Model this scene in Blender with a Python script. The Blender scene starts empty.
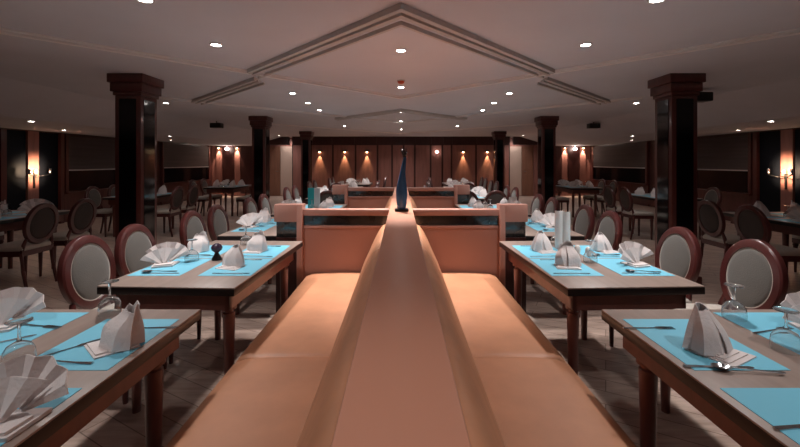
import bpy, bmesh, math, random
from mathutils import Vector, Matrix
PI = math.pi
R = math.radians
C = bpy.context.scene.collection
random.seed(7)

# ------------------------------------------------------------------ helpers
def lin(c):
    c = c / 255.0
    return c / 12.92 if c <= 0.04045 else ((c + 0.055) / 1.055) ** 2.4
def rgb(r, g, b): return (lin(r), lin(g), lin(b), 1)

def mat(name, col, rough=0.5, metal=0.0, var=0.0, scale=8.0, stretch=(1, 1, 1), bump=0.0, bscale=60.0,
        col2=None, coat=0.0, spec=0.5, sheen=0.0):
    m = bpy.data.materials.new(name); m.use_nodes = True
    nt = m.node_tree; b = nt.nodes['Principled BSDF']
    b.inputs['Roughness'].default_value = rough
    b.inputs['Metallic'].default_value = metal
    b.inputs['Specular IOR Level'].default_value = spec
    b.inputs['Coat Weight'].default_value = coat
    b.inputs['Coat Roughness'].default_value = 0.15
    b.inputs['Sheen Weight'].default_value = sheen
    tc = nt.nodes.new('ShaderNodeTexCoord')
    mp = nt.nodes.new('ShaderNodeMapping'); mp.inputs['Scale'].default_value = stretch
    nt.links.new(tc.outputs['Object'], mp.inputs['Vector'])
    nz = nt.nodes.new('ShaderNodeTexNoise'); nz.inputs['Scale'].default_value = scale
    nz.inputs['Detail'].default_value = 5
    nt.links.new(mp.outputs['Vector'], nz.inputs['Vector'])
    cr = nt.nodes.new('ShaderNodeValToRGB')
    c2 = col2 if col2 else tuple(max(0, x * (1 - var)) for x in col[:3]) + (1,)
    cr.color_ramp.elements[0].color = c2; cr.color_ramp.elements[0].position = 0.3
    cr.color_ramp.elements[1].color = col; cr.color_ramp.elements[1].position = 0.7
    nt.links.new(nz.outputs['Fac'], cr.inputs['Fac'])
    nt.links.new(cr.outputs['Color'], b.inputs['Base Color'])
    if bump:
        n2 = nt.nodes.new('ShaderNodeTexNoise'); n2.inputs['Scale'].default_value = bscale
        nt.links.new(mp.outputs['Vector'], n2.inputs['Vector'])
        bp = nt.nodes.new('ShaderNodeBump'); bp.inputs['Strength'].default_value = bump
        bp.inputs['Distance'].default_value = 0.01
        nt.links.new(n2.outputs['Fac'], bp.inputs['Height'])
        nt.links.new(bp.outputs['Normal'], b.inputs['Normal'])
    return m

def glass_mat(name, col, rough=0.02, ior=1.48, tr=.95):
    m = bpy.data.materials.new(name); m.use_nodes = True
    b = m.node_tree.nodes['Principled BSDF']
    b.inputs['Base Color'].default_value = col
    b.inputs['Transmission Weight'].default_value = tr
    b.inputs['Roughness'].default_value = rough
    b.inputs['IOR'].default_value = ior
    return m

def emit_mat(name, col, s):
    m = bpy.data.materials.new(name); m.use_nodes = True
    b = m.node_tree.nodes['Principled BSDF']
    b.inputs['Base Color'].default_value = col
    b.inputs['Emission Color'].default_value = col
    b.inputs['Emission Strength'].default_value = s
    return m

def floor_mat():
    m = bpy.data.materials.new('plank_floor'); m.use_nodes = True
    nt = m.node_tree; b = nt.nodes['Principled BSDF']; b.inputs['Roughness'].default_value = 0.42
    tc = nt.nodes.new('ShaderNodeTexCoord')
    mp = nt.nodes.new('ShaderNodeMapping'); mp.inputs['Rotation'].default_value = (0, 0, R(28))
    nt.links.new(tc.outputs['Object'], mp.inputs['Vector'])
    br = nt.nodes.new('ShaderNodeTexBrick')
    br.inputs['Scale'].default_value = 1.0; br.inputs['Brick Width'].default_value = 1.2
    br.inputs['Row Height'].default_value = 0.14; br.inputs['Mortar Size'].default_value = 0.003
    br.inputs['Color1'].default_value = rgb(204, 180, 166); br.inputs['Color2'].default_value = rgb(182, 158, 146)
    br.inputs['Mortar'].default_value = rgb(130, 108, 98)
    nt.links.new(mp.outputs['Vector'], br.inputs['Vector'])
    mp2 = nt.nodes.new('ShaderNodeMapping'); mp2.inputs['Rotation'].default_value = (0, 0, R(28))
    mp2.inputs['Scale'].default_value = (2, 14, 1)
    nt.links.new(tc.outputs['Object'], mp2.inputs['Vector'])
    nz = nt.nodes.new('ShaderNodeTexNoise'); nz.inputs['Scale'].default_value = 2.2; nz.inputs['Detail'].default_value = 7
    nt.links.new(mp2.outputs['Vector'], nz.inputs['Vector'])
    cr = nt.nodes.new('ShaderNodeValToRGB')
    cr.color_ramp.elements[0].position = 0.35; cr.color_ramp.elements[0].color = (0.72, 0.68, 0.66, 1)
    cr.color_ramp.elements[1].position = 0.7; cr.color_ramp.elements[1].color = (1, 1, 1, 1)
    nt.links.new(nz.outputs['Fac'], cr.inputs['Fac'])
    mx = nt.nodes.new('ShaderNodeMix'); mx.data_type = 'RGBA'; mx.blend_type = 'MULTIPLY'
    mx.inputs['Factor'].default_value = 1.0
    nt.links.new(br.outputs['Color'], mx.inputs['A']); nt.links.new(cr.outputs['Color'], mx.inputs['B'])
    nt.links.new(mx.outputs['Result'], b.inputs['Base Color'])
    return m

M = dict(
    leather=mat('coral_leather', rgb(203, 142, 106), 0.5, var=0.2, scale=5, bump=0.12, bscale=14),
    laminate=mat('coral_laminate', rgb(178, 130, 116), 0.46, var=0.10, scale=2.0, stretch=(1, .25, 1)),
    ledge=mat('ledge_laminate', rgb(192, 134, 110), 0.4, var=0.08, scale=2.0, stretch=(1, .25, 1)),
    mahogany=mat('mahogany', rgb(92, 44, 40), 0.32, var=0.35, scale=3, stretch=(6, 6, 1), coat=0.3),
    legwood=mat('red_brown_wood', rgb(112, 64, 56), 0.35, var=0.3, scale=4, stretch=(5, 5, 1), coat=0.2),
    darkwood=mat('dark_wood', rgb(70, 36, 33), 0.35, var=0.3, scale=3, stretch=(6, 6, 1)),
    wallwood=mat('wall_wood', rgb(158, 106, 96), 0.42, var=0.28, scale=2.5, stretch=(5, 5, .6)),
    tabletop=mat('grey_oak', rgb(160, 140, 130), 0.4, var=0.2, scale=4, stretch=(6, 1, 1), coat=0.1),
    edge=mat('black_edge', rgb(28, 22, 22), 0.35, var=0.1),
    blue=mat('blue_paper', rgb(116, 196, 222), 0.6, var=0.03, scale=3),
    linen=mat('white_linen', rgb(226, 216, 214), 0.85, var=0.05, scale=12, bump=0.25, bscale=90),
    pad=mat('taupe_fabric', rgb(98, 93, 88), 0.85, var=0.1, scale=10, bump=0.2, bscale=160, sheen=0.2),
    backdark=mat('dark_brown_back', rgb(74, 66, 63), 0.85, var=0.1, scale=10, bump=0.2, bscale=160),
    seatpad=mat('beige_fabric', rgb(190, 180, 170), 0.85, var=0.1, scale=10, bump=0.2, bscale=160),
    chairwood=mat('chair_mahogany', rgb(84, 38, 36), 0.32, var=0.3, scale=5, stretch=(4, 4, 1), coat=0.3),
    blackglass=mat('black_glass', rgb(12, 13, 15), 0.08, var=0.1, spec=0.6),
    softglass=mat('smoked_panel', rgb(20, 23, 30), 0.5, var=0.1, spec=0.1),
    steel=mat('cutlery_steel', rgb(190, 190, 192), 0.18, metal=1.0, var=0.05),
    ceiling=mat('ceiling_paint', rgb(222, 219, 224), 0.75, var=0.06, scale=1.6),
    trim=mat('trim_paint', rgb(206, 198, 194), 0.7, var=0.06, scale=3),
    littrim=mat('lit_trim', rgb(244, 238, 236), 0.6, var=0.03, scale=3),  # paler copy of the trim; light on the risers put into the colour
    white=mat('white_card', rgb(232, 226, 222), 0.6, var=0.03),
    teal=mat('teal_card', rgb(40, 168, 172), 0.55, var=0.05),
    cream=mat('cream_panel', rgb(205, 176, 160), 0.5, var=0.06, scale=2),
    doorwood=mat('door_wood', rgb(150, 104, 84), 0.4, var=0.25, scale=2, stretch=(6, 6, .6)),
    blind=mat('blind_fabric', rgb(92, 80, 78), 0.85, var=0.25, scale=2, stretch=(.4, .4, 9)),
    nightglass=mat('night_window', rgb(10, 14, 18), 0.1, var=0.1, spec=0.4),
    navy=mat('navy_glaze', rgb(60, 98, 138), 0.2, var=0.35, scale=6, stretch=(3, 3, .5), coat=0.5),
    black=mat('black_satin', rgb(18, 17, 18), 0.35, var=0.1),
    orange=mat('orange_plastic', rgb(206, 84, 46), 0.45, var=0.05),
    violet=mat('violet_glass_shade', rgb(58, 42, 62), 0.2, var=0.2),
    brass=mat('brass', rgb(170, 120, 70), 0.3, metal=1.0, var=0.1),
    glass=glass_mat('clear_glass', (0.97, 0.98, 0.98, 1), 0.02),
    bluedish=glass_mat('blue_tinted_glass', (0.55, 0.8, 0.9, 1), 0.05),
    smoked=mat('smoked_glass', rgb(46, 44, 44), 0.1, var=0.2, spec=0.8),
    lens=emit_mat('lamp_lens', (1, .95, .9, 1), 40),
    bulb=emit_mat('warm_bulb', (1, .66, .34, 1), 20),
    globe=emit_mat('globe_bulb', (1, .9, .82, 1), 12),
    floor=floor_mat(),
)

class B:
    """collects shapes of one mesh"""
    def __init__(s): s.bm = bmesh.new()
    def box(s, x0, x1, y0, y1, z0, z1, bev=0.0, seg=2):
        r = bmesh.ops.create_cube(s.bm, size=1)
        vs = r['verts']
        for v in vs:
            v.co = Vector(((x0 + x1) / 2 + v.co.x * (x1 - x0), (y0 + y1) / 2 + v.co.y * (y1 - y0), (z0 + z1) / 2 + v.co.z * (z1 - z0)))
        if bev:
            es = list({e for v in vs for e in v.link_edges})
            bmesh.ops.bevel(s.bm, geom=es, offset=bev, segments=seg, profile=0.5, affect='EDGES')
        return s
    def lathe(s, prof, seg=20, mtx=None, closed=False):
        """prof: list of (r, z)"""
        rings = []
        mtx = mtx or Matrix.Identity(4)
        for r, z in prof:
            if r < 1e-5:
                rings.append([s.bm.verts.new(mtx @ Vector((0, 0, z)))])
            else:
                rings.append([s.bm.verts.new(mtx @ Vector((r * math.cos(2 * PI * k / seg), r * math.sin(2 * PI * k / seg), z))) for k in range(seg)])
        prs = list(zip(rings, rings[1:]))
        if closed: prs.append((rings[-1], rings[0]))
        for a, b in prs:
            for k in range(seg):
                k2 = (k + 1) % seg
                q = [a[k % len(a)], a[k2 % len(a)], b[k2 % len(b)], b[k % len(b)]]
                u = []
                for v in q:
                    if v not in u: u.append(v)
                if len(u) > 2:
                    try: s.bm.faces.new(u)
                    except ValueError: pass
        if not closed:
            for rg, fl in ((rings[0], True), (rings[-1], False)):
                if len(rg) > 2:
                    try: s.bm.faces.new(list(reversed(rg)) if fl else rg)
                    except ValueError: pass
        return s
    def tube(s, pts, rad, seg=10, flat=1.0):
        pts = [Vector(p) for p in pts]
        n = len(pts); rings = []
        rad = rad if isinstance(rad, (list, tuple)) else [rad] * n
        for i, p in enumerate(pts):
            d = (pts[min(i + 1, n - 1)] - pts[max(i - 1, 0)]).normalized()
            a = d.cross(Vector((0, 0, 1)))
            if a.length < 1e-3: a = Vector((1, 0, 0))
            a.normalize(); b = a.cross(d)
            rings.append([s.bm.verts.new(p + rad[i] * (a * math.cos(2 * PI * k / seg) + b * flat * math.sin(2 * PI * k / seg))) for k in range(seg)])
        for q, t in zip(rings, rings[1:]):
            for k in range(seg):
                s.bm.faces.new([q[k], q[(k + 1) % seg], t[(k + 1) % seg], t[k]])
        s.bm.faces.new(list(reversed(rings[0]))); s.bm.faces.new(rings[-1])
        return s
    def grid(s, f, nu, nv):
        """open surface f(i,j)"""
        vs = [[s.bm.verts.new(f(i / nu, j / nv)) for j in range(nv + 1)] for i in range(nu + 1)]
        for i in range(nu):
            for j in range(nv):
                s.bm.faces.new([vs[i][j], vs[i + 1][j], vs[i + 1][j + 1], vs[i][j + 1]])
        return s
    def prism(s, poly, axis, a0, a1):
        """poly in the plane across axis: 'y' -> (x,z), 'z' -> (x,y), 'x' -> (y,z)"""
        mk = {'y': lambda p, a: (p[0], a, p[1]), 'z': lambda p, a: (p[0], p[1], a), 'x': lambda p, a: (a, p[0], p[1])}[axis]
        A = [s.bm.verts.new(mk(p, a0)) for p in poly]; Bv = [s.bm.verts.new(mk(p, a1)) for p in poly]
        n = len(poly)
        s.bm.faces.new(A); s.bm.faces.new(list(reversed(Bv)))
        for k in range(n): s.bm.faces.new([A[k], Bv[k], Bv[(k + 1) % n], A[(k + 1) % n]])
        return s
    def thick(s, t):
        bmesh.ops.recalc_face_normals(s.bm, faces=s.bm.faces[:])
        bm = s.bm; bm.normal_update()
        old = bm.faces[:]; edge = [e for e in bm.edges if len(e.link_faces) == 1]
        twin = {v: bm.verts.new(v.co - v.normal * t) for v in list(bm.verts)}
        for f in old: bm.faces.new([twin[v] for v in reversed(f.verts)])
        for e in edge:
            a, b = e.verts
            bm.faces.new([a, b, twin[b], twin[a]])
        return s
    def shift(s, x=0, y=0, z=0):
        for v in s.bm.verts: v.co += Vector((x, y, z))
        return s
    def build(s, name, m, parent=None, smooth=True, ang=38, loc=None, rotz=None):
        bm = s.bm
        bmesh.ops.recalc_face_normals(bm, faces=bm.faces[:])
        if smooth:
            for f in bm.faces: f.smooth = True
            for e in bm.edges:
                e.smooth = (len(e.link_faces) == 2 and e.calc_face_angle(0) < R(ang))
        me = bpy.data.meshes.new(name); bm.to_mesh(me); bm.free()
        me.materials.append(m if not isinstance(m, str) else M[m])
        o = bpy.data.objects.new(name, me); C.objects.link(o)
        if parent: o.parent = parent
        if loc: o.location = loc
        if rotz is not None: o.rotation_euler[2] = rotz
        return o

def tag(o, label, cat, group=None):
    o['label'] = label; o['category'] = cat
    if group: o['group'] = group
    return o
def thing(name, label, cat, loc=(0, 0, 0), rotz=0.0, group=None):
    o = bpy.data.objects.new(name, None); C.objects.link(o)
    o.empty_display_size = 0.05
    o.location = loc; o.rotation_euler = (0, 0, rotz)
    return tag(o, label, cat, group)
def struct(o):
    o['kind'] = 'structure'; return o
def dup(src, loc, rotz, label, group=None, scale=None):
    r = src.copy(); C.objects.link(r); r.location = loc; r.rotation_euler = (0, 0, rotz); r['label'] = label
    if group: r['group'] = group
    if scale: r.scale = scale
    for ch in list(src.children):
        c = ch.copy(); C.objects.link(c); c.parent = r
        for g in list(ch.children):
            d = g.copy(); C.objects.link(d); d.parent = c
    return r
_first = {}
def place(kind, maker, loc, rotz, label, group, scale=None):
    """the first of a kind is built, every later one is a copy with its own label"""
    if kind not in _first:
        o = maker(); _first[kind] = o
        o.location = loc; o.rotation_euler = (0, 0, rotz); o['label'] = label; o['group'] = group
        if scale: o.scale = scale
        return o
    return dup(_first[kind], loc, rotz, label, group, scale or (1, 1, 1))

# ------------------------------------------------------------------ room shell
HX, YB, YC, YR, ZC, ZS = 7.8, 15.9, 15.1, -2.6, 2.4, 2.07
struct(B().box(-HX, HX, YR, YB, -0.1, 0).build('floor', 'floor', smooth=False))
cb = B()
cb.prism([(-HX - .1, ZS), (-5.8, ZS), (-4.7, ZC), (4.7, ZC), (5.8, ZS), (HX + .1, ZS), (HX + .1, ZC + .3), (-HX - .1, ZC + .3)], 'y', YR - .1, YB + .1)
struct(cb.build('ceiling', 'ceiling', smooth=False))
struct(B().box(-HX, HX, YR - .1, YR, 0, ZC + .1).build('wall_rear', 'wallwood', smooth=False))
for s, nm in ((-1, 'left'), (1, 'right')):
    a, b = sorted((s * HX, s * (HX + .1)))
    struct(B().box(a, b, YR, YB, 0, ZS).build('wall_' + nm, 'darkwood', smooth=False))
struct(B().box(-HX, HX, YB, YB + .1, 0, ZC + .05).build('wall_far', 'wallwood', smooth=False))

# centre block of the far wall, with upright boards
wb = B().box(-4.27, 4.27, YC, YB - .001, 0, ZC - .001).build('wall_back', 'darkwood', smooth=False); struct(wb)
seams = [-4.26, -3.62, -2.67, -1.78, -.92, -.35, .1, .54, 1.16, 1.62, 1.98, 2.94, 3.92, 4.26]
for a, b in zip(seams, seams[1:]):
    B().box(a + .035, b - .035, YC - .03, YC, .1, 2.06).build('wood_panel', 'wallwood', wb, smooth=False)
for a, b in zip(seams, seams[1:]):
    B().box(a + .035, b - .035, YC - .025, YC, 2.1, 2.36).build('frieze_panel', 'darkwood', wb, smooth=False)
struct(B().box(-4.27, 4.27, YC - .045, YC, 0, .1).build('baseboard_back', 'darkwood', smooth=False))
n_tr = [0]
def trim(bm_, m='trim', smooth=False):
    n_tr[0] += 1
    return struct(bm_.build('trim_%d' % n_tr[0], m, smooth=smooth))
# dark beams above the two door bays
for s in (-1, 1):
    a, b = sorted((s * 4.45, s * 5.75))
    trim(B().box(a, b, 15.2, 15.4, 2.08, ZC), 'darkwood')

for s in (-1, 1):
    for x0, x1, m in ((5.68, 6.62, 'darkwood'), (6.64, 6.86, 'wallwood'), (6.88, 7.36, 'darkwood'), (7.38, 7.62, 'wallwood')):
        trim(B().box(*sorted((s * x0, s * x1)), YB - .025, YB - .001, .1, 2.05), m)
# doors and cream panels in the bays
for i, s in enumerate((-1, 1)):
    d = B().box(*sorted((s * 4.98, s * 5.44)), YB - .06, YB - .001, .02, 2.02, .004).build('door_%d' % (i + 1), 'doorwood', smooth=False); struct(d)
    B().box(*sorted((s * 5.06, s * 5.36)), YB - .075, YB - .06, 1.1, 1.9, .004).build('upper_panel', 'doorwood', d, smooth=False)
    B().box(*sorted((s * 5.06, s * 5.36)), YB - .075, YB - .06, .15, .9, .004).build('lower_panel', 'doorwood', d, smooth=False)
    B().tube([(s * 5.02, YB - .06, 1.02), (s * 5.02, YB - .12, 1.02), (s * 5.13, YB - .12, 1.02)], .012, 8).build('door_handle', 'steel', d)
    trim(B().box(*sorted((s * 4.28, s * 4.96)), YB - .05, YB - .001, .02, 2.04), 'cream')
    trim(B().box(*sorted((s * 5.46, s * 5.66)), YB - .08, YB - .001, 0, 2.05), 'wallwood')

# ceiling mouldings: chevrons as stepped ribs along an arm, mirrored left and right
def arm(p0, p1, off, w, d):
    """a rib of width w and drop d along p0-p1, moved sideways (towards +y) by off; both sides of x=0"""
    for s in (-1, 1):
        a = Vector((s * p0[0], p0[1] + off)); b = Vector((s * p1[0], p1[1] + off))
        yield s, a, b, w, d
def chevron(p0, p1, ribs, m='trim'):
    joined = abs(p0[0]) < 1e-6
    sides = ([(-1, 1)] if joined else [(-1,), (1,)])
    for grp in sides:
        bb = B()
        for s in grp:
            for off, w, d in ribs:
                poly = [(s * p0[0], p0[1] + off), (s * p1[0], p1[1] + off), (s * p1[0], p1[1] + off + w), (s * p0[0], p0[1] + off + w)]
                if s < 0: poly.reverse()
                bb.prism(poly, 'z', ZC - d, ZC + .02)
        trim(bb, m)
dark_ribs = [(-.21, .06, .04), (-.15, .05, .02), (-.08, .06, .034), (-.02, .05, .014), (.10, .04, .03)]
light_ribs = [(-.06, .05, .012), (.0, .07, .028), (.07, .04, .012)]
chevron((0, 2.62), (1.66, 4.36), dark_ribs)
chevron((1.72, 4.72), (3.4, 6.44), dark_ribs)
chevron((0, 5.9), (4.6, 1.3), light_ribs, 'littrim')
chevron((0, 9.6), (3.7, 5.9), light_ribs, 'littrim')
chevron((0, 7.4), (1.5, 8.9), dark_ribs)
chevron((0, 13.4), (3.5, 9.9), light_ribs, 'littrim')

# ------------------------------------------------------------------ side walls: windows, panels, lit pilasters
def side_wall(s, yp, side):
    X = s * HX
    def bx(y0, y1, z0, z1, t, t0=0.0, bev=0.0):
        a, b = sorted((X - s * t0, X - s * t)); return B().box(a, b, y0, y1, z0, z1, bev)
    k = 0 if s < 0 else 2
    # two windows with pulled-down blinds
    for j, (y0, y1) in enumerate(((yp + .85, yp + 3.95), (yp + 4.45, 15.5))):
        w = struct(bx(y0, y1, .72, 2.0, .02).build('window_%d' % (k + j + 1), 'nightglass', smooth=False))
        bl = bx(y0 + .02, y1 - .02, 1.22, 2.0, .06, .02).build('blind', 'blind', w, smooth=False)
        bx(y0 + .02, y1 - .02, 1.195, 1.222, .07, .03).build('blind_rail', 'trim', bl, smooth=False)
        f = B()
        f.box(*sorted((X, X - s * .08)), y0 - .07, y0, .7, 2.04).box(*sorted((X, X - s * .08)), y1, y1 + .07, .7, 2.04)
        f.build('window_frame', 'mahogany', w, smooth=False)
        bx(y0 - .07, y1 + .07, .66, .70, .12).build('window_sill', 'mahogany', w, smooth=False)
        trim(bx(y0 - .07, y1 + .07, 0.02, .66, .04), 'mahogany')
    # dark glass panels either side of the lit pilaster
    for y0, y1 in ((yp - .55, yp - .13), (yp + .13, yp + .62)):
        trim(bx(y0, y1, .1, 2.04, .03), 'softglass')
    trim(bx(yp + .63, yp + .72, 0, 2.05, .09), 'mahogany')
    trim(bx(yp - .68, yp - .57, 0, 2.05, .09), 'mahogany')
    trim(bx(yp - .12, yp + .12, 0, 2.05, .07), 'wallwood')
    # the lamp: stem, two arms, two small frosted shades
    t = thing('wall_lamp', 'two-armed wall lamp glowing on the narrow wood strip of the %s wall' % side, 'lamp', (X - s * .075, yp, 1.15), 0, 'lit wall lamps')
    B().box(*sorted((0, -s * .02)), -.02, .02, -.3, .02, .004).build('backplate', 'black', t)
    for q in (-1, 1):
        B().tube([(-s * .02, 0, -.04), (-s * .1, q * .06, -.05), (-s * .13, q * .2, -.02), (-s * .13, q * .235, .0)], .008, 8).build('arm', 'black', t)
        sh = B().lathe([(.0, -.0), (.022, .0), (.026, .1), (.02, .11), (0, .11)], 14)
        for v in sh.bm.verts: v.co += Vector((-s * .13, q * .235, .0))
        sh.build('shade', 'steel', t)
    bulb = B().lathe([(0, 0), (.018, .004), (.022, .05), (.0, .075)], 12)
    for v in bulb.bm.verts: v.co += Vector((-s * .05, 0, .02))
    bulb.build('bulb', 'bulb', t)
    return (X - s * .13, yp, 1.20)
lampL = side_wall(-1, 8.1, 'left')
lampR = side_wall(1, 7.72, 'right')

# ------------------------------------------------------------------ columns
def make_column():
    t = thing('column', '', 'column')
    w = .147
    B().box(-w, w, -w, w, .1, 2.16, .006).build('shaft', 'mahogany', t)
    B().box(-w - .03, w + .03, -w - .03, w + .03, 0, .1, .008).build('base', 'mahogany', t)
    cp = B()
    cp.box(-w - .055, w + .055, -w - .055, w + .055, 2.3, 2.4, .006)
    cp.box(-w - .035, w + .035, -w - .035, w + .035, 2.2, 2.3, .006)
    cp.box(-w - .015, w + .015, -w - .015, w + .015, 2.16, 2.2, .004)
    cp.build('capital', 'mahogany', t)
    g = .095
    B().box(-g, g, -w - .006, -w, .16, 2.12).build('glass_panel', 'blackglass', t, smooth=False)
    B().box(-g, g, w, w + .006, .16, 2.12).build('glass_panel', 'blackglass', t, smooth=False)
    B().box(-w - .006, -w, -g, g, .16, 2.12).build('glass_panel', 'blackglass', t, smooth=False)
    B().box(w, w + .006, -g, g, .16, 2.12).build('glass_panel', 'blackglass', t, smooth=False)
    return t
dist = ['nearest', 'middle', 'farthest']
for s, nm in ((-1, 'left'), (1, 'right')):
    for i, y in enumerate((4.53, 8.55, 12.7)):
        place('column', make_column, (-3.11 if s < 0 else 3.23, y, 0), 0, 'square mahogany column with black glass insets, %s of the three on the %s' % (dist[i], nm), 'square columns along both aisles')

# ------------------------------------------------------------------ the bench island
def ridge(y0, y1, label):
    t = thing('bench_divider', label, 'divider', (0, (y0 + y1) / 2, 0))
    h = (y1 - y0) / 2
    B().box(-.085, .085, -h, h, 0, .965).build('core', 'laminate', t, smooth=False)
    B().box(-.1, .1, -h, h, .965, 1.0, .006).build('ledge', 'ledge', t)
ridge(.1, 6.18, 'long flat coral ledge running between the two rows of benches')

def banquette(s, y0, y1, cuts_seat, cuts_back, label):
    t = thing('banquette', label, 'bench', (0, y0, 0), 0, 'coral upholstered benches along the central ledge')
    L = y1 - y0
    B().box(*sorted((s * .12, s * .74)), 0.004, L - .004, 0, .31).build('base', 'laminate', t, smooth=False)
    for a, b in zip([0] + cuts_seat, cuts_seat + [L]):
        n = 14; ny = 12
        def f(u, v, a=a, b=b):
            # profile around the cushion section
            x0, x1, z0, z1, r = .11, .83, .312, .452, .045
            pts = [(x0, z0), (x0, z1 - .005), (.3, z1 + .004), (.5, z1 + .006), (.66, z1 + .002), (.755, z1 - .004), (.803, z1 - .022), (x1, z1 - .06), (x1 + .002, z0 + .04), (x1 - .02, z0), (x0, z0)]
            i = min(int(u * (len(pts) - 1)), len(pts) - 2); q = u * (len(pts) - 1) - i
            p = (pts[i][0] * (1 - q) + pts[i + 1][0] * q, pts[i][1] * (1 - q) + pts[i + 1][1] * q)
            e = min(v, 1 - v) * (b - a)
            k = 1 - max(0, 1 - e / .03) ** 2 * .10
            cx, cz = .45, .38
            return Vector((s * (cx + (p[0] - cx) * (k if p[0] > cx else 1)), a + v * (b - a), cz + (p[1] - cz) * k))
        bb = B()
        vs_ = [0, .004, .01, .02, .04, .08, .2, .35, .5, .65, .8, .92, .96, .98, .99, .996, 1]
        nu = 20
        vv = [[bb.bm.verts.new(f(i / nu, v)) for i in range(nu)] for v in vs_]
        for j in range(len(vs_) - 1):
            for i in range(nu):
                bb.bm.faces.new([vv[j][i], vv[j][(i + 1) % nu], vv[j + 1][(i + 1) % nu], vv[j + 1][i]])
        bb.bm.faces.new(vv[0]); bb.bm.faces.new(list(reversed(vv[-1])))
        bb.build('seat_cushion', 'leather', t, ang=50)
    for a, b in zip([0] + cuts_back, cuts_back + [L]):
        poly = [(.102, .46), (.102, .868), (.128, .876), (.158, .86), (.19, .815), (.225, .745), (.265, .655), (.31, .555), (.345, .462)]
        bb = B(); n = len(poly)
        vs_ = [0, .006, .02, .05, .3, .5, .7, .95, .98, .994, 1]
        rings = []
        for v in vs_:
            e = min(v, 1 - v) * (b - a)
            k = max(0, 1 - e / .045) ** 2
            rings.append([bb.bm.verts.new((s * (.102 + (px - .102) * (1 - .22 * k)), a + v * (b - a), .46 + (pz - .46) * (1 - .03 * k))) for px, pz in poly])
        for q, r_ in zip(rings, rings[1:]):
            for k in range(n): bb.bm.faces.new([q[k], q[(k + 1) % n], r_[(k + 1) % n], r_[k]])
        bb.bm.faces.new(rings[0]); bb.bm.faces.new(list(reversed(rings[-1])))
        bb.build('back_cushion', 'leather', t, ang=50)
    return t
for s, nm in ((-1, 'left'), (1, 'right')):
    banquette(s, .12, 3.303, [1.76], [2.28], 'coral leather bench in the foreground, %s of the long ledge' % nm)
    banquette(s, 3.402, 6.10, [1.35], [1.35], 'coral bench behind the first low partition, %s of the blue bottle ornament' % nm)

def partition(s, y, label):
    t = thing('booth_partition', label, 'partition', (0, y, 0), 0, 'low glazed partitions across the benches')
    q = lambda a, b: sorted((s * a, s * b))
    d = .03
    B().box(*q(.1, .845), -d, d, .0, .828).build('panel', 'laminate', t, smooth=False)
    B().box(*q(.1, .845), -d - .012, d + .012, .828, .852, .004).build('lower_rail', 'laminate', t)
    B().box(*q(.1, .845), -.012, .012, .852, .938).build('glass_strip', 'smoked', t, smooth=False)
    B().box(*q(.1, .845), -d - .015, d + .015, .938, .992, .006).build('top_rail', 'laminate', t)
    B().box(*q(.845, .895), -d - .025, d + .025, 0, 1.035, .004).build('post', 'laminate', t)
    B().box(*q(.895, 1.09), -d - .02, d + .02, .885, 1.035, .006).build('end_block', 'laminate', t)
    B().box(*q(.895, 1.08), -.012, .012, .745, .885).build('end_glass', 'smoked', t, smooth=False)
    B().box(*q(.895, 1.08), -d, d, 0, .745).build('end_panel', 'darkwood', t, smooth=False)
for s, nm in ((-1, 'left'), (1, 'right')):
    partition(s, 3.352, 'low coral partition with a smoked glass strip, nearer one, %s of the ledge' % nm)
    partition(s, 6.15, 'low coral partition with a smoked glass strip, farther one, %s of the ledge' % nm)

# blue bottle ornament on the ledge
t = thing('bottle_ornament', 'tall navy blue bottle ornament with a dark tuft on the ledge', 'ornament', (.005, 3.15, 1.0))
B().box(-.056, .056, -.05, .05, 0, .018, .003).build('base', 'black', t)
prof = [(0.0, .018), (.033, .018), (.036, .03), (.042, .07), (.046, .12), (.047, .16), (.042, .2), (.035, .24), (.028, .28), (.0225, .32), (.0185, .37), (.015, .41), (.0125, .44), (0, .44)]
bb = B().lathe(prof, 22)
for v in bb.bm.verts:
    k = max(0, (v.co.z - .15) / .3); v.co.x += .03 * k * k
bb.build('bottle_body', 'navy', t)
bb = B()
for i in range(9):
    a = 2 * PI * i / 9
    bb.tube([(.025, 0, .43), (.024 + .012 * math.cos(a), .012 * math.sin(a), .455), (.018 + .026 * math.cos(a), .024 * math.sin(a), .49 + .012 * (i % 3))], [.006, .007, .002], 6)
bb.build('tuft', 'black', t)
for x, z in ((.002, .497), (.043, .475), (.038, .455)):
    b_ = B(); bmesh.ops.create_icosphere(b_.bm, subdivisions=2, radius=.006); b_.shift(x, -.015, z); b_.build('bead', 'steel', t)

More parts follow.
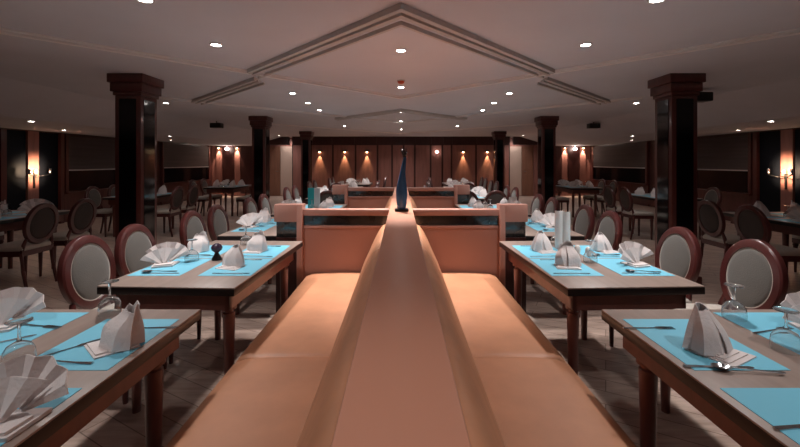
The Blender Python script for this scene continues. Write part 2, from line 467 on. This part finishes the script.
# ------------------------------------------------------------------ chairs, tables, place settings
def make_chair():
    """sitter looks along +y; oval back at -y"""
    t = thing('dining_chair', '', 'chair')
    tilt = R(9)
    a, b = .176, .200                     # half axes of the frame's middle line
    zc = .711
    def P(x, z, dy=0.0): return Vector((x, -.2 - math.sin(tilt) * (z - .48) + dy, z))
    # oval frame ring
    bb = B(); n = 40; prof = [(-.026, -.016), (-.02, -.024), (.02, -.024), (.027, -.014), (.027, .014), (.018, .022), (-.02, .022), (-.026, .014)]
    rings = []
    for k in range(n):
        u = 2 * PI * k / n; c, s_ = math.cos(u), math.sin(u)
        rings.append([bb.bm.verts.new(P((a + pr) * c, zc + (b + pr) * s_, py)) for pr, py in prof])
    m_ = len(prof)
    for k in range(n):
        q, r_ = rings[k], rings[(k + 1) % n]
        for j in range(m_): bb.bm.faces.new([q[j], q[(j + 1) % m_], r_[(j + 1) % m_], r_[j]])
    bb.build('back_frame', 'chairwood', t)
    # domed pad towards the sitter, darker brown panel on the outside
    for nm, m, sgn in (('back_pad', 'pad', 1), ('back_panel', 'backdark', -1)):
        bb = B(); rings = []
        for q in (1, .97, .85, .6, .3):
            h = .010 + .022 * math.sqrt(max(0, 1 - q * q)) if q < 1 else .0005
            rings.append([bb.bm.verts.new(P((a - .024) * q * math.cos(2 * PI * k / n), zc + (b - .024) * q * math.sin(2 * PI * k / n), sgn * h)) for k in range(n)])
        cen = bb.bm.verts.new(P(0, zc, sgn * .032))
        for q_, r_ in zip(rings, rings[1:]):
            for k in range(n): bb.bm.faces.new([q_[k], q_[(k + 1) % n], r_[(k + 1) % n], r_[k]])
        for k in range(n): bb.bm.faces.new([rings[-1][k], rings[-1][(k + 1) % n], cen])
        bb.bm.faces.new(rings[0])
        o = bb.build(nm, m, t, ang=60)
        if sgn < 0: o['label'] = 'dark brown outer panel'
        else:
            pb = B(); rings = []
            for k in range(n):
                u = 2 * PI * k / n; c, s_ = math.cos(u), math.sin(u)
                rings.append([pb.bm.verts.new(P((a - .027 + .004 * math.cos(j * PI / 3)) * c, zc + (b - .027 + .004 * math.cos(j * PI / 3)) * s_, .014 + .004 * math.sin(j * PI / 3))) for j in range(6)])
            for k in range(n):
                for j in range(6): pb.bm.faces.new([rings[k][j], rings[k][(j + 1) % 6], rings[(k + 1) % n][(j + 1) % 6], rings[(k + 1) % n][j]])
            pb.build('piping', 'seatpad', o, ang=80)
    # seat frame and cushion, wider at the front
    fr = [(-.19, -.205), (.19, -.205), (.215, .14), (.19, .165), (-.19, .165), (-.215, .14)]
    B().prism(fr, 'z', .375, .435).build('seat_frame', 'chairwood', t)
    bb = B(); k0 = [(.97, .435), (1.0, .45), (.99, .472), (.93, .488), (.75, .496), (.4, .5)]
    cen = Vector((0, .01, 0)); rg = []
    for q, z in k0: rg.append([bb.bm.verts.new((cen.x + (x - cen.x) * q, cen.y + (y - cen.y) * q, z)) for x, y in fr])
    for q_, r_ in zip(rg, rg[1:]):
        for k in range(6): bb.bm.faces.new([q_[k], q_[(k + 1) % 6], r_[(k + 1) % 6], r_[k]])
    bb.bm.faces.new(rg[-1]); bb.bm.faces.new(list(reversed(rg[0])))
    bb.build('seat', 'seatpad', t, ang=50)
    for sx in (-1, 1):
        B().lathe([(0, 0), (.013, 0), (.014, .02), (.023, .33), (.029, .345), (.029, .36), (.022, .366), (.022, .375), (0, .375)], 12, Matrix.Translation((sx * .185, .125, 0))).build('leg', 'chairwood', t)
        B().tube([(sx * .18, -.25, 0), (sx * .18, -.205, .22), (sx * .178, -.185, .405), (sx * .165, -.2, .5), (sx * .15, -.212, .56)], [.015, .018, .021, .019, .015], 10).build('leg', 'chairwood', t)
    return t

def make_table():
    """table .79 x 1.18, origin at the floor under its centre"""
    t = thing('dining_table', '', 'table')
    w, h = .395, .59
    B().box(-w, w, -h, h, .743, .75, .002).build('tabletop', 'tabletop', t)
    B().box(-w, w, -h, h, .706, .743, .002).build('top_edge', 'edge', t)
    bb = B()
    bb.box(-w + .06, w - .06, -h + .06, -h + .085, .61, .706).box(-w + .06, w - .06, h - .085, h - .06, .61, .706)
    bb.box(-w + .06, -w + .085, -h + .06, h - .06, .61, .706).box(w - .085, w - .06, -h + .06, h - .06, .61, .706)
    bb.build('apron', 'legwood', t, smooth=False)
    for sx in (-1, 1):
        for sy in (-1, 1):
            T = Matrix.Translation((sx * (w - .11), sy * (h - .15), 0))
            b_ = B().lathe([(0, 0), (.022, 0), (.023, .03), (.034, .55), (.034, .566), (.026, .572), (.026, .582), (.043, .588), (.043, .604), (.036, .612), (.036, .706), (0, .706)], 16, T)
            b_.build('leg', 'legwood', t)
    return t

def finish_napkin(t, ang):
    mz = min(v.co.z for v in t.bm.verts); t.shift(z=-mz)
    return tag(t.build('napkin', 'linen', ang=ang), '', 'napkin')
def cone_cloth(t, loops, thick=.003, sub_=3):
    """cloth wrapped through stacked open loops of (x, y, z) points; creases run along the points"""
    n = len(loops[0]); m_ = len(loops)
    def f(u, v):
        a = min(int(u * (n - 1)), n - 2); p = u * (n - 1) - a
        b = min(int(v * (m_ - 1)), m_ - 2); q = v * (m_ - 1) - b
        P = lambda i, j: Vector(loops[j][i])
        L = lambda j: P(a, j) * (1 - p) + P(a + 1, j) * p
        p1, p2 = L(b), L(b + 1)
        p0 = L(b - 1) if b > 0 else p1 * 2 - p2
        p3 = L(b + 2) if b + 2 < m_ else p2 * 2 - p1
        return .5 * ((2 * p1) + (p2 - p0) * q + (2 * p0 - 5 * p1 + 4 * p2 - p3) * q * q + (3 * p1 - p0 - 3 * p2 + p3) * q ** 3)
    t.grid(f, (n - 1) * sub_, (m_ - 1) * 4)
    bmesh.ops.smooth_vert(t.bm, verts=t.bm.verts[:], factor=.12, use_axis_x=True, use_axis_y=True, use_axis_z=True)
    t.thick(thick)
def make_fan_napkin():
    """broad pleated fan standing on a folded band"""
    t = B(); N = 5
    def f(u, v):
        a = (u * 2 - 1) * R(52) + R(8)
        tri = abs(((u * N) % 1) - .5) * 4 - 1
        rr = .02 + (.128 - .014 * abs(2 * u - 1) ** 2) * v
        return Vector((rr * math.sin(a) * 1.2, tri * (.004 + .004 * v) + .03 * (1 - v) - .035 * v * (2 * u - 1) ** 2 + .012 + .5 * rr * math.cos(a), .92 * rr * math.cos(a)))
    t.grid(f, N * 4, 6); t.thick(.003)
    def g(u, v):
        a = (u * 2 - 1) * R(48) - R(16)
        tri = abs(((u * 3) % 1) - .5) * 4 - 1
        rr = .02 + .10 * v
        return Vector((rr * math.sin(a) * 1.2, tri * .004 - .012 - .03 * v * (1 - u) + .45 * rr * math.cos(a), .9 * rr * math.cos(a)))
    t2 = B(); t2.grid(g, 12, 5); t2.thick(.003)
    me = bpy.data.meshes.new('tmp'); t2.bm.to_mesh(me); t2.bm.free(); t.bm.from_mesh(me); bpy.data.meshes.remove(me)
    t.prism([(-.06, -.055), (.055, -.045), (.075, .06), (-.068, .065)], 'z', -.004, .006)
    t.prism([(-.05, -.045), (.045, -.038), (.06, .02), (-.055, .02)], 'z', .006, .014)
    return finish_napkin(t, 20)
def make_hood_napkin():
    """standing mitre: broad blunt top, an open fold down the front, a flat folded tail"""
    t = B()
    base = [(.012, -.05), (-.035, -.062), (-.075, -.02), (-.052, .0), (-.064, .035), (0, .05), (.055, .04), (.05, .0), (.08, -.015), (.05, -.058), (-.022, -.07)]
    mid = [(.01, -.036), (-.05, -.045), (-.076, -.012), (-.054, .008), (-.055, .036), (0, .044), (.05, .038), (.046, .006), (.07, -.008), (.05, -.04), (-.014, -.058)]
    top = [(.004, .002), (-.035, -.002), (-.052, .01), (-.035, .02), (-.03, .032), (.004, .036), (.036, .03), (.03, .02), (.046, .008), (.036, -.004), (-.01, -.014)]
    tip = [(.004, .006), (-.028, .004), (-.05, .016), (-.03, .024), (-.022, .034), (.006, .036), (.034, .032), (.03, .024), (.044, .012), (.032, .002), (-.006, -.002)]
    zs = [(.012, .006, .006, .006, .006, .006, .006, .006, .006, .006, .006), (.06, .07, .062, .074, .064, .075, .066, .072, .06, .07, .058), (.112, .104, .088, .118, .108, .132, .126, .130, .100, .108, .106), (.124, .118, .104, .134, .122, .150, .140, .146, .114, .122, .122)]
    cone_cloth(t, [[(p[0], p[1], z) for p, z in zip(l, zz)] for l, zz in zip((base, mid, top, tip), zs)])
    t.prism([(-.088, -.088), (.045, -.10), (.068, .02), (-.07, .03)], 'z', 0, .005)
    t.prism([(-.083, -.082), (.03, -.092), (.058, .02), (-.06, .03)], 'z', .005, .010)
    return finish_napkin(t, 30)
def make_peak_napkin():
    """tent of cloth with a blunt tip, an open hood in front and a pleated tail"""
    t = B()
    base = [(.018, -.048), (-.02, -.056), (-.07, -.03), (-.06, .012), (-.075, .03), (-.01, .05), (.045, .042), (.055, .01), (.085, -.005), (.06, -.045), (.0, -.06)]
    mid = [(.006, -.036), (-.028, -.04), (-.056, -.02), (-.045, .012), (-.05, .028), (-.006, .042), (.038, .034), (.042, .01), (.056, -.004), (.04, -.03), (-.012, -.05)]
    tip = [(.002, .002), (-.012, .002), (-.024, .01), (-.018, .018), (-.012, .026), (0, .03), (.014, .026), (.018, .018), (.022, .01), (.016, .002), (-.002, -.004)]
    zs = [(.008,) * 11, (.075, .07, .075, .075, .075, .075, .075, .075, .075, .068, .062), (.128, .124, .122, .134, .138, .14, .138, .134, .126, .122, .12)]
    cone_cloth(t, [[(p[0], p[1], z) for p, z in zip(l, zz)] for l, zz in zip((base, mid, tip), zs)])
    for k in range(4):
        t.prism([(-.055 + .006 * k, -.098 + .015 * k), (.085 - .016 * k, -.09 + .014 * k), (.07 - .01 * k, .02), (-.06 + .008 * k, .03)], 'z', .004 * k, .004 * (k + 1))
    return finish_napkin(t, 30)
NAP = dict(fan=make_fan_napkin, hood=make_hood_napkin, peak=make_peak_napkin)

def make_goblet():
    """stands upside down: rim on the table, foot up"""
    t = thing('goblet', '', 'glass')
    # bowl as a closed shell, stem and foot
    B().lathe([(0.0, .0735), (.010, .0735), (.030, .062), (.040, .045), (.0425, .02), (.041, 0), (.0395, 0), (.041, .02), (.0385, .044), (.029, .0595), (.010, .071), (0, .071)], 20).build('bowl', 'glass', t, ang=60)
    B().lathe([(0, .0735), (.0075, .0735), (.0048, .085), (.0042, .11), (.006, .132), (0, .132)], 12).build('stem', 'glass', t, ang=60)
    B().lathe([(0, .132), (.01, .132), (.033, .1365), (.034, .139), (.012, .1405), (0, .1405)], 20).build('foot', 'glass', t, ang=60)
    return t

def make_placemat():
    return tag(B().box(-.15, .15, -.195, .195, 0, .0016).build('placemat', 'blue', smooth=False), '', 'placemat')
def make_knife():
    b_ = B()
    b_.prism([(-.105, -.004), (-.1, -.007), (-.02, -.0055), (-.015, -.004), (.0, -.006), (.1, -.008), (.112, .002), (.1, .007), (0, .005), (-.015, .004), (-.02, .0055), (-.1, .007), (-.105, .004)], 'z', 0, .003)
    return tag(b_.build('knife', 'steel'), '', 'knife')
def make_fork():
    b_ = B()
    b_.prism([(-.1, -.006), (.02, -.0035), (.035, -.011), (.055, -.012), (.055, .012), (.035, .011), (.02, .0035), (-.1, .006)], 'z', 0, .003)
    for k in range(4):
        y = -.012 + k * .0064
        b_.prism([(.054, y), (.098, y + .001), (.098, y + .003), (.054, y + .0046)], 'z', 0.0, .003)
    return tag(b_.build('fork', 'steel'), '', 'fork')
def make_spoon():
    b_ = B(); n = 20; rings = []
    for q, z in ((1, .002), (.9, .0045), (1.0, .008)):
        pass
    out = [[], [], []]
    for i, (q, z) in enumerate(((.55, 0), (1, .009), (.92, .009))):
        out[i] = [b_.bm.verts.new((.07 + .03 * q * math.cos(2 * PI * k / n), .019 * q * math.sin(2 * PI * k / n), z)) for k in range(n)]
    inn = [b_.bm.verts.new((.07 + .03 * .5 * math.cos(2 * PI * k / n), .019 * .5 * math.sin(2 * PI * k / n), .002)) for k in range(n)]
    seq = [out[0], out[1], out[2], inn]
    for q, r_ in zip(seq, seq[1:]):
        for k in range(n): b_.bm.faces.new([q[k], q[(k + 1) % n], r_[(k + 1) % n], r_[k]])
    b_.bm.faces.new(out[0]); b_.bm.faces.new(inn)
    b_.tube([(.044, 0, .0075), (.03, 0, .0085), (-.04, 0, .004), (-.1, 0, .003)], [.004, .0035, .004, .007], 8, .42)
    return tag(b_.build('spoon', 'steel'), '', 'spoon')

TZ = .75
def table(cx, cy, label, sc=None, rot=0):
    return place('table', make_table, (cx, cy, 0), rot, label, 'grey-topped dining tables', sc)
def chair(x, y, rot, label):
    return place('chair', make_chair, (x, y, 0), rot, label, 'oval-backed dining chairs')
def mat_(x, y, label, rot=0):
    return place('mat', make_placemat, (x, y, TZ), rot, label, 'blue placemats')
def nap(kind, x, y, rot, label, z=TZ + .0016, sc=1.0):
    return place('nap_' + kind, NAP[kind], (x, y, z), rot, label, 'folded white napkins', (sc * random.uniform(.98, 1.06), sc, sc * random.uniform(.92, 1.02)))
def gob(x, y, label, z=TZ, sc=1.0):
    return place('goblet', make_goblet, (x, y, z), 0, label, 'upturned goblets', (sc, sc, sc))
def cut(kind, x, y, rot, label, z=TZ + .0016):
    return place(kind, {'knife': make_knife, 'fork': make_fork, 'spoon': make_spoon}[kind], (x, y, z), rot, label, 'table cutlery')

# ---- the two rows along the benches, s=-1 left, +1 right
rows = {1: ('nearest', 1.11), 2: ('second', 2.59), 3: ('third', 3.985), 4: ('fourth', 5.35)}
for s, nm in ((-1, 'left'), (1, 'right')):
    for k, (word, cy) in rows.items():
        cx = s * (1.28 if k == 1 else 1.225)
        table(cx - s * (.024 if k == 2 else 0), cy, 'grey-topped dining table, %s from the camera along the %s bench' % (word, nm), (.93, 1, 1) if k == 2 else None, s * R(2.5) if k == 2 else 0)
        ph = '%s %s table' % (word, nm)
        inner, outer = cx - s * .215, cx + s * (.19 if k == 2 else .215)
        near, far = cy - .2 if k > 1 else cy - .2, cy + .285 if k == 1 else cy + .21
        seats = {('inner', 'near'): (inner, near), ('inner', 'far'): (inner, far), ('outer', 'near'): (outer, near), ('outer', 'far'): (outer, far)}
        if k == 1: seats.pop(('outer', 'near'))
        for (io, nf), (mx, my) in seats.items():
            where = '%s bench-side' % nf if io == 'inner' else '%s chair-side' % nf
            if k == 1 and io == 'outer': my += .07
            mat_(mx, my, 'blue placemat at the %s seat of the %s' % (where, ph))
            if k == 1: continue
            kind = {('inner', 'near'): 'peak', ('inner', 'far'): 'hood', ('outer', 'near'): 'fan', ('outer', 'far'): 'hood'}[(io, nf)]
            if s > 0: kind = {('inner', 'near'): 'hood', ('inner', 'far'): 'peak', ('outer', 'near'): 'fan', ('outer', 'far'): 'peak'}[(io, nf)]
            jx = random.uniform(-.02, .02)
            nap(kind, mx + s * (.03 if io == 'inner' else 0.065) + jx * .5, my + .02, random.uniform(-.5, .5), '%s white napkin at the %s seat of the %s' % ({'fan': 'fan-folded', 'hood': 'hood-folded', 'peak': 'peaked'}[kind], where, ph))
            if k <= 3:
                if io == 'inner':
                    cut('knife', mx - s * .02, my - .155, random.uniform(-.1, .1), 'steel knife at the %s seat of the %s' % (where, ph))
                    cut('fork', mx + s * .01, my + .16, random.uniform(-.1, .1), 'steel fork at the %s seat of the %s' % (where, ph))
                else:
                    cut('knife', mx - s * .02, my - .155, PI + random.uniform(-.1, .1), 'steel knife at the %s seat of the %s' % (where, ph))
                    cut('spoon', mx + s * .01, my - .12, PI + random.uniform(-.1, .1), 'steel spoon at the %s seat of the %s' % (where, ph))
        if k > 1:
            for (gx, gy, gw) in ((cx, cy + (.45 if k == 2 else .26), 'far middle'), (cx - s * .01, cy - .1, 'near middle')):
                if k == 2 and gw == 'near middle':
                    gx, gy = cx + .005, cy - .09
                    if s < 0: continue
                gob(gx, gy, 'upturned clear goblet at the %s of the %s' % (gw, ph))
        # chairs on the aisle side
        if k > 1:
            ys = {2: ((2.42, 1.725), (2.865, 1.725)) if s < 0 else ((2.295, 1.85), (2.74, 1.725)), 3: ((3.66, 1.73), (4.2, 1.75)), 4: ((5.06, 1.73), (5.58, 1.73))}[k]
            for (y, chx), w in zip(ys, ('nearer', 'farther')):
                chair(s * chx, y, R(-90) if s < 0 else R(90), 'oval-backed chair on the aisle side of the %s, %s seat' % (ph, w))

# nearest left table
p = 'nearest left table'
nap('hood', -.985, 1.375, R(-35), 'hood-folded white napkin at the far bench-side seat of the ' + p, sc=1.05)
nap('fan', -.975, .93, R(8), 'large pleated white napkin at the near bench-side corner of the ' + p, sc=1.05)
nap('fan', -1.56, 1.50, R(15), 'pleated white napkin at the far chair-side seat of the ' + p, sc=1.0)
gob(-1.25, 1.652, 'upturned clear goblet at the back edge of the ' + p)
gob(-1.23, 1.24, 'upturned clear goblet between the napkins of the ' + p)
cut('fork', -1.15, 1.33, R(52), 'steel fork on the far bench-side placemat of the ' + p)
cut('spoon', -1.09, 1.24, R(178), 'steel spoon on the far bench-side placemat of the ' + p)
cut('knife', -.98, 1.5, R(4), 'steel knife behind the napkin on the ' + p)
cut('fork', -1.43, 1.52, R(-10), 'steel fork on the chair-side placemat of the ' + p)
cut('knife', -1.45, 1.37, R(40), 'steel knife on the chair-side placemat of the ' + p)
# nearest right table
p = 'nearest right table'
nap('peak', 1.055, 1.33, R(24), 'hood-folded white napkin on the far bench-side placemat of the ' + p, sc=1.1)
nap('fan', 1.60, 1.46, R(-15), 'pleated white napkin at the chair-side seat of the ' + p)
gob(1.385, 1.60, 'upturned clear goblet at the back edge of the ' + p)
gob(1.33, 1.33, 'upturned clear goblet in the middle of the ' + p)
cut('fork', .965, 1.50, R(0), 'steel fork behind the hooded napkin on the ' + p)
cut('knife', 1.0, 1.215, R(-3), 'long steel knife in front of the napkin on the ' + p)
cut('spoon', 1.07, 1.19, R(170), 'steel spoon across the knife end on the ' + p, TZ + .0046)
cut('fork', 1.43, 1.48, R(15), 'steel fork on the chair-side placemat of the ' + p)
cut('knife', 1.01, .945, R(6), 'steel knife on the near placemat of the ' + p)

# candle lamp and sugar pot, second left table
t = thing('candle_lamp', 'small dark violet candle lamp in the middle of the second left table', 'lamp', (-1.225, 2.56, TZ))
B().lathe([(0, 0), (.032, 0), (.03, .012), (.014, .04), (.012, .05), (0, .05)], 16).build('base', 'black', t)
B().lathe([(0, .05), (.014, .05), (.032, .066), (.036, .082), (.028, .098), (.012, .108), (0, .11)], 18).build('shade', 'violet', t)
t = thing('sugar_pot', 'white pot of sugar sachets beside the dark candle lamp', 'pot', (-1.13, 2.64, TZ))
B().lathe([(0, 0), (.028, 0), (.034, .05), (.031, .05), (.026, .006), (0, .006)], 18).build('pot', 'white', t)
for k in range(4): B().box(-.02, .02, -.016 + k * .01, -.014 + k * .01, .008, .068 + .004 * (k % 2)).build('sachet', 'linen', t, smooth=False)
gob(-1.375, 2.53, 'upturned clear goblet by the fan napkin on the second left table')
# tall white menu and shakers, second right table
t = thing('menu_card', 'tall white folded menu card standing on the second right table', 'menu', (1.215, 2.9, TZ))
for k, x0 in enumerate((-.029, .029)):
    pts = [(x0 + .0275 * math.cos(PI + PI * i / 12), .035 * math.sin(PI + PI * i / 12)) for i in range(13)]
    pin = [(x0 + .0255 * math.cos(PI + PI * i / 12), .033 * math.sin(PI + PI * i / 12)) for i in range(12, -1, -1)]
    B().prism(pts + pin, 'z', 0, .285 - .006 * k).build('panel', 'white', t)
for x, y, w in ((1.25, 2.73, 'nearer the menu card'), (1.30, 2.67, 'nearer the chairs')):
    t = thing('shaker', 'small white shaker on the second right table, the one ' + w, 'shaker', (x, y, TZ), 0, 'white shakers')
    B().lathe([(0, 0), (.019, 0), (.021, .03), (.018, .05), (0, .05)], 16).build('body', 'white', t)
    B().lathe([(0, .05), (.018, .05), (.012, .06), (0, .062)], 16).build('cap', 'white', t)
# teal-and-white menu on the fourth left table, white card on the fourth right one
t = thing('menu_card', 'teal and white standing menu card on the fourth left table', 'menu', (-1.22, 5.42, TZ))
B().box(-.09, -.003, -.002, .002, 0, .285).build('cover', 'teal', t, smooth=False)
B().prism([(-.003, -.002), (.085, -.03), (.086, -.026), (-.002, .002)], 'z', 0, .285).build('page', 'white', t, smooth=False)
t = thing('menu_card', 'small plain white card standing on the fourth right table', 'menu', (1.54, 5.3, TZ))
B().box(-.055, .055, -.002, .002, 0, .17).build('cover', 'white', t, smooth=False)
B().prism([(-.055, .004), (.055, .004), (.055, .05), (-.055, .05)], 'z', 0, .003).build('foot', 'white', t, smooth=False)

# ---- tables beyond the benches and along the side walls
def far_table(cx, cy, ph, sides='both', tall=True, mats=True, chair_x=.56, ends=0):
    table(cx, cy, 'grey-topped dining table, ' + ph)
    for sx, sw in ((-1, 'left'), (1, 'right')):
        for sy, fw in ((-1, 'near'), (1, 'far')):
            w = '%s %s' % (fw, sw)
            mx, my = cx + sx * .215, cy + sy * .25
            if mats: mat_(mx, my, 'blue placemat at the %s seat of the table %s' % (w, ph))
            kd = random.choice(('fan', 'hood', 'peak'))
            nap(kd, mx + random.uniform(-.03, .03), my, random.uniform(-1, 1), 'white napkin at the %s seat of the table %s' % (w, ph), z=TZ + (.0016 if mats else 0), sc=random.uniform(1.1, 1.35))
            gob(cx + sx * .045, cy + sy * .25 - .17, 'upturned goblet at the %s side of the table %s' % (w, ph))
            if sides == 'both' or sides == sw:
                chair(cx + sx * chair_x, cy + sy * .28, R(90) if sx > 0 else R(-90), 'oval-backed chair at the %s seat of the table %s' % (w, ph))
far_table(-4.85, 4.62, 'by the lit left wall lamp')
far_table(4.58, 4.43, 'by the lit right wall lamp')
far_table(-5.08, 7.65, 'under the left window blind')
far_table(4.95, 7.4, 'under the right window blind')
far_table(-4.65, 10.4, 'before the far left door')
far_table(4.65, 10.2, 'before the far right door')
far_table(-1.3, 7.42, 'behind the farther left partition', mats=True)
far_table(1.3, 7.42, 'behind the farther right partition', mats=True)
far_table(-1.4, 9.62, 'second behind the farther left partition', mats=False)
far_table(1.5, 9.62, 'second behind the farther right partition', mats=False)
far_table(-1.3, 11.7, 'left before the panelled wall', mats=False)
far_table(1.7, 11.7, 'right before the panelled wall', mats=False)

for x, y, w in ((-1.2, 6.57, 'behind the farther left partition'), (1.08, 6.57, 'behind the farther right partition, nearer seat'), (1.56, 6.57, 'behind the farther right partition, aisle seat'),
                (-1.42, 8.78, 'second behind the farther left partition'), (1.5, 8.78, 'second behind the farther right partition')):
    chair(x, y, 0, 'dark chair at the near end of the table ' + w)
# ------------------------------------------------------------------ lamps and ceiling fittings
def spot(x, y, z, e, size=120, blend=.7, col=(1, .955, .93), rad=.05, tgt=None):
    d = bpy.data.lights.new('spot_lamp', 'SPOT'); d.energy = e; d.spot_size = R(size); d.spot_blend = blend
    d.color = col; d.shadow_soft_size = rad
    o = bpy.data.objects.new('spot_lamp', d); C.objects.link(o); o.location = (x, y, z)
    if tgt: o.rotation_euler = (Vector(tgt) - Vector((x, y, z))).to_track_quat('-Z', 'Y').to_euler()
    return o
def point(x, y, z, e, col=(1, .7, .45), rad=.05):
    d = bpy.data.lights.new('point_lamp', 'POINT'); d.energy = e; d.color = col; d.shadow_soft_size = rad
    o = bpy.data.objects.new('point_lamp', d); C.objects.link(o); o.location = (x, y, z); return o

def make_downlight():
    t = thing('ceiling_downlight', '', 'downlight')
    B().lathe([(.036, 0), (.05, 0), (.052, -.006), (.046, -.01), (.038, -.008)], 20, closed=True).build('trim_ring', 'trim', t)
    B().lathe([(0, 0), (.036, 0), (.036, -.006), (0, -.0065)], 20).build('lens', 'lens', t)
    return t
def downlight(x, y, label, e=16, z=ZC, size=150, rad=.05, blend=1.0):
    place('downlight', make_downlight, (x, y, z), 0, label, 'recessed ceiling downlights')
    spot(x, y, z - .02, e, size, blend, rad=rad)
order = ['first', 'second', 'third', 'fourth', 'fifth', 'sixth', 'seventh', 'added and hidden, eighth']
E = 42
for i, (y, e) in enumerate(((3.44, 4.2), (5.13, 1.5), (7.7, 1), (9.4, 1), (11.7, 1.3), (13.6, 1.3))):
    downlight(0, y, 'round recessed downlight, %s from the camera in the centre row' % order[i], E * e, size=82 if i < 2 else 140, blend=.65 if i == 0 else 1)
for s, nm in ((-1, 'left'), (1, 'right')):
    for i, (y, e) in enumerate(((2.36, 1.2), (3.27, 1.2), (5.58, 1), (6.5, 1), (7.4, 1), (10.7, 1))):
        downlight(s * 1.57, y, 'round recessed downlight, %s from the camera in the row above the %s tables' % (order[i], nm), E * e, size=122)
    for i, (x, y, z) in enumerate(((3.97, 6.5, ZC), (6.05, 6.3, ZS), (7.05, 8.05, ZS), (5.95, 9.9, ZS), (4.3, 11.6, ZC), (7.0, 11.7, ZS), (4.6, 14.5, ZC), (4.62, 15.62, ZC))):  # last one is added, hidden behind the beam to brighten the door bay
        downlight(s * x, y, 'round recessed downlight, %s from the camera in the %s side ceiling' % (order[i], nm), E * (.1 if z == ZS else (.35 if y > 15 else .9) if y > 14 else .3), z)
# lamps of the same rows behind the camera
spot(0, .35, ZC - .02, E * .4, 80, 1)
for x, y in ((0, -1.2), (-1.57, .6), (1.57, .6)):
    spot(x, y, ZC - .02, E * (.65 if y > 0 else .15), 130, 1)

t = thing('smoke_detector', 'orange round detector on the ceiling inside the diamond moulding', 'detector', (0, 4.72, ZC))
B().lathe([(0, 0), (.05, 0), (.05, -.012), (0, -.012)], 20).build('base', 'trim', t)
B().lathe([(0, -.012), (.042, -.012), (.038, -.032), (.02, -.042), (0, -.043)], 20).build('head', 'orange', t)
for s, nm, x, y in ((-1, 'left', 4.5, 9.4), (1, 'right', 4.75, 9.5), (1, 'right', 4.1, 5.3)):
    t = thing('ceiling_speaker', 'black box speaker hanging under the %s ceiling, %s column' % (nm, 'beside the nearest right' if y < 6 else 'beyond the middle ' + nm), 'speaker', (s * x, y, ZC))
    B().tube([(0, 0, 0), (0, 0, -.05)], .012, 8).build('bracket', 'black', t)
    B().box(-.13, .13, -.09, .09, -.17, -.05, .01).build('box', 'black', t)

# sconces on the wood wall
def make_sconce():
    t = thing('wall_sconce', '', 'lamp')
    b_ = B(); pts = [(.09 * math.cos(PI * k / 10), -.09 * math.sin(PI * k / 10)) for k in range(11)]
    b_.prism(pts, 'z', .0, .06); b_.build('hood', 'black', t)
    B().lathe([(0, -.0), (.022, 0), (.02, -.03), (0, -.035)], 12, Matrix.Translation((0, -.045, 0))).build('bulb', 'bulb', t)
    return t
words = ['leftmost', 'second from the left', 'third from the left', 'third from the right', 'second from the right', 'rightmost']
for i, x in enumerate((-3.18, -2.2, -1.33, 2.43, 3.37, 3.80)):
    place('sconce', make_sconce, (x, YC - .031, 1.80), 0, 'black hooded wall sconce on the wood-panelled back wall, ' + words[i], 'sconces on the back wall')
    spot(x, YC - .09, 1.76, 42, 50, .7, (1, .72, .38), .015, (x, YC - .05, .6))
for s, nm in ((-1, 'left'), (1, 'right')):
    for i, x in enumerate((6.75, 7.5)):
        place('sconce', make_sconce, (s * x, YB - .026, 1.98), 0, 'black hooded wall sconce at the far %s, %s the door' % (nm, 'nearer' if i == 0 else 'farther from'), 'sconces on the back wall')
        spot(s * x, YB - .07, 1.94, 60, 60, .5, (1, .76, .56), .015, (s * x, YB - .03, .8))
    t = thing('globe_sconce', 'round glowing globe lamp on the far %s wall' % nm, 'lamp', (s * 7.13, YB - .001, 1.86))
    B().tube([(0, 0, 0), (0, -.1, 0), (0, -.12, .02)], .012, 8).build('arm', 'brass', t)
    b_ = B(); bmesh.ops.create_icosphere(b_.bm, subdivisions=3, radius=.07); b_.shift(0, -.13, .08); b_.build('globe', 'globe', t)
    point(s * 7.13, YB - .35, 1.9, 1.2, (1, .85, .7), .07)
t = thing('globe_sconce', 'small bright globe standing in for a lamp reflection on the wood-panelled back wall right of the bottle ornament', 'lamp', (1.40, YC - .031, 1.74))  # glowing globe stands in for a lamp's reflection on the glossy panels
B().tube([(0, 0, 0), (0, -.06, 0), (0, -.07, .01)], .01, 8).build('arm', 'brass', t)
b_ = B(); bmesh.ops.create_icosphere(b_.bm, subdivisions=3, radius=.045); b_.shift(0, -.08, .05); b_.build('globe', 'globe', t)
for p_, s in ((lampL, -1), (lampR, 1)):
    point(p_[0], p_[1], p_[2], 3, (1, .7, .45), .025)
    spot(p_[0] - s * .34, p_[1], p_[2] + .02, 62, 96, 1, (1, .68, .42), .03, (p_[0] + s * .2, p_[1], p_[2] + .02))

# ------------------------------------------------------------------ camera, world, colour
cam = bpy.data.cameras.new('camera'); co = bpy.data.objects.new('camera', cam); C.objects.link(co)
co.location = (0, 0, 1.4); co.rotation_euler = (R(90), 0, 0)
cam.sensor_width = 36; cam.lens = 36 * 385 / 800
cam.shift_x = -1.0 / 800; cam.shift_y = -(223.5 - 162) / 800
cam.clip_start = .05
bpy.context.scene.camera = co
w = bpy.data.worlds.new('world'); bpy.context.scene.world = w; w.use_nodes = True
w.node_tree.nodes['Background'].inputs[0].default_value = (0, 0, 0, 1)
vs = bpy.context.scene.view_settings
vs.view_transform = 'Standard'; vs.look = 'None'; vs.gamma = 1; vs.use_curve_mapping = False
vs.exposure = 0.8
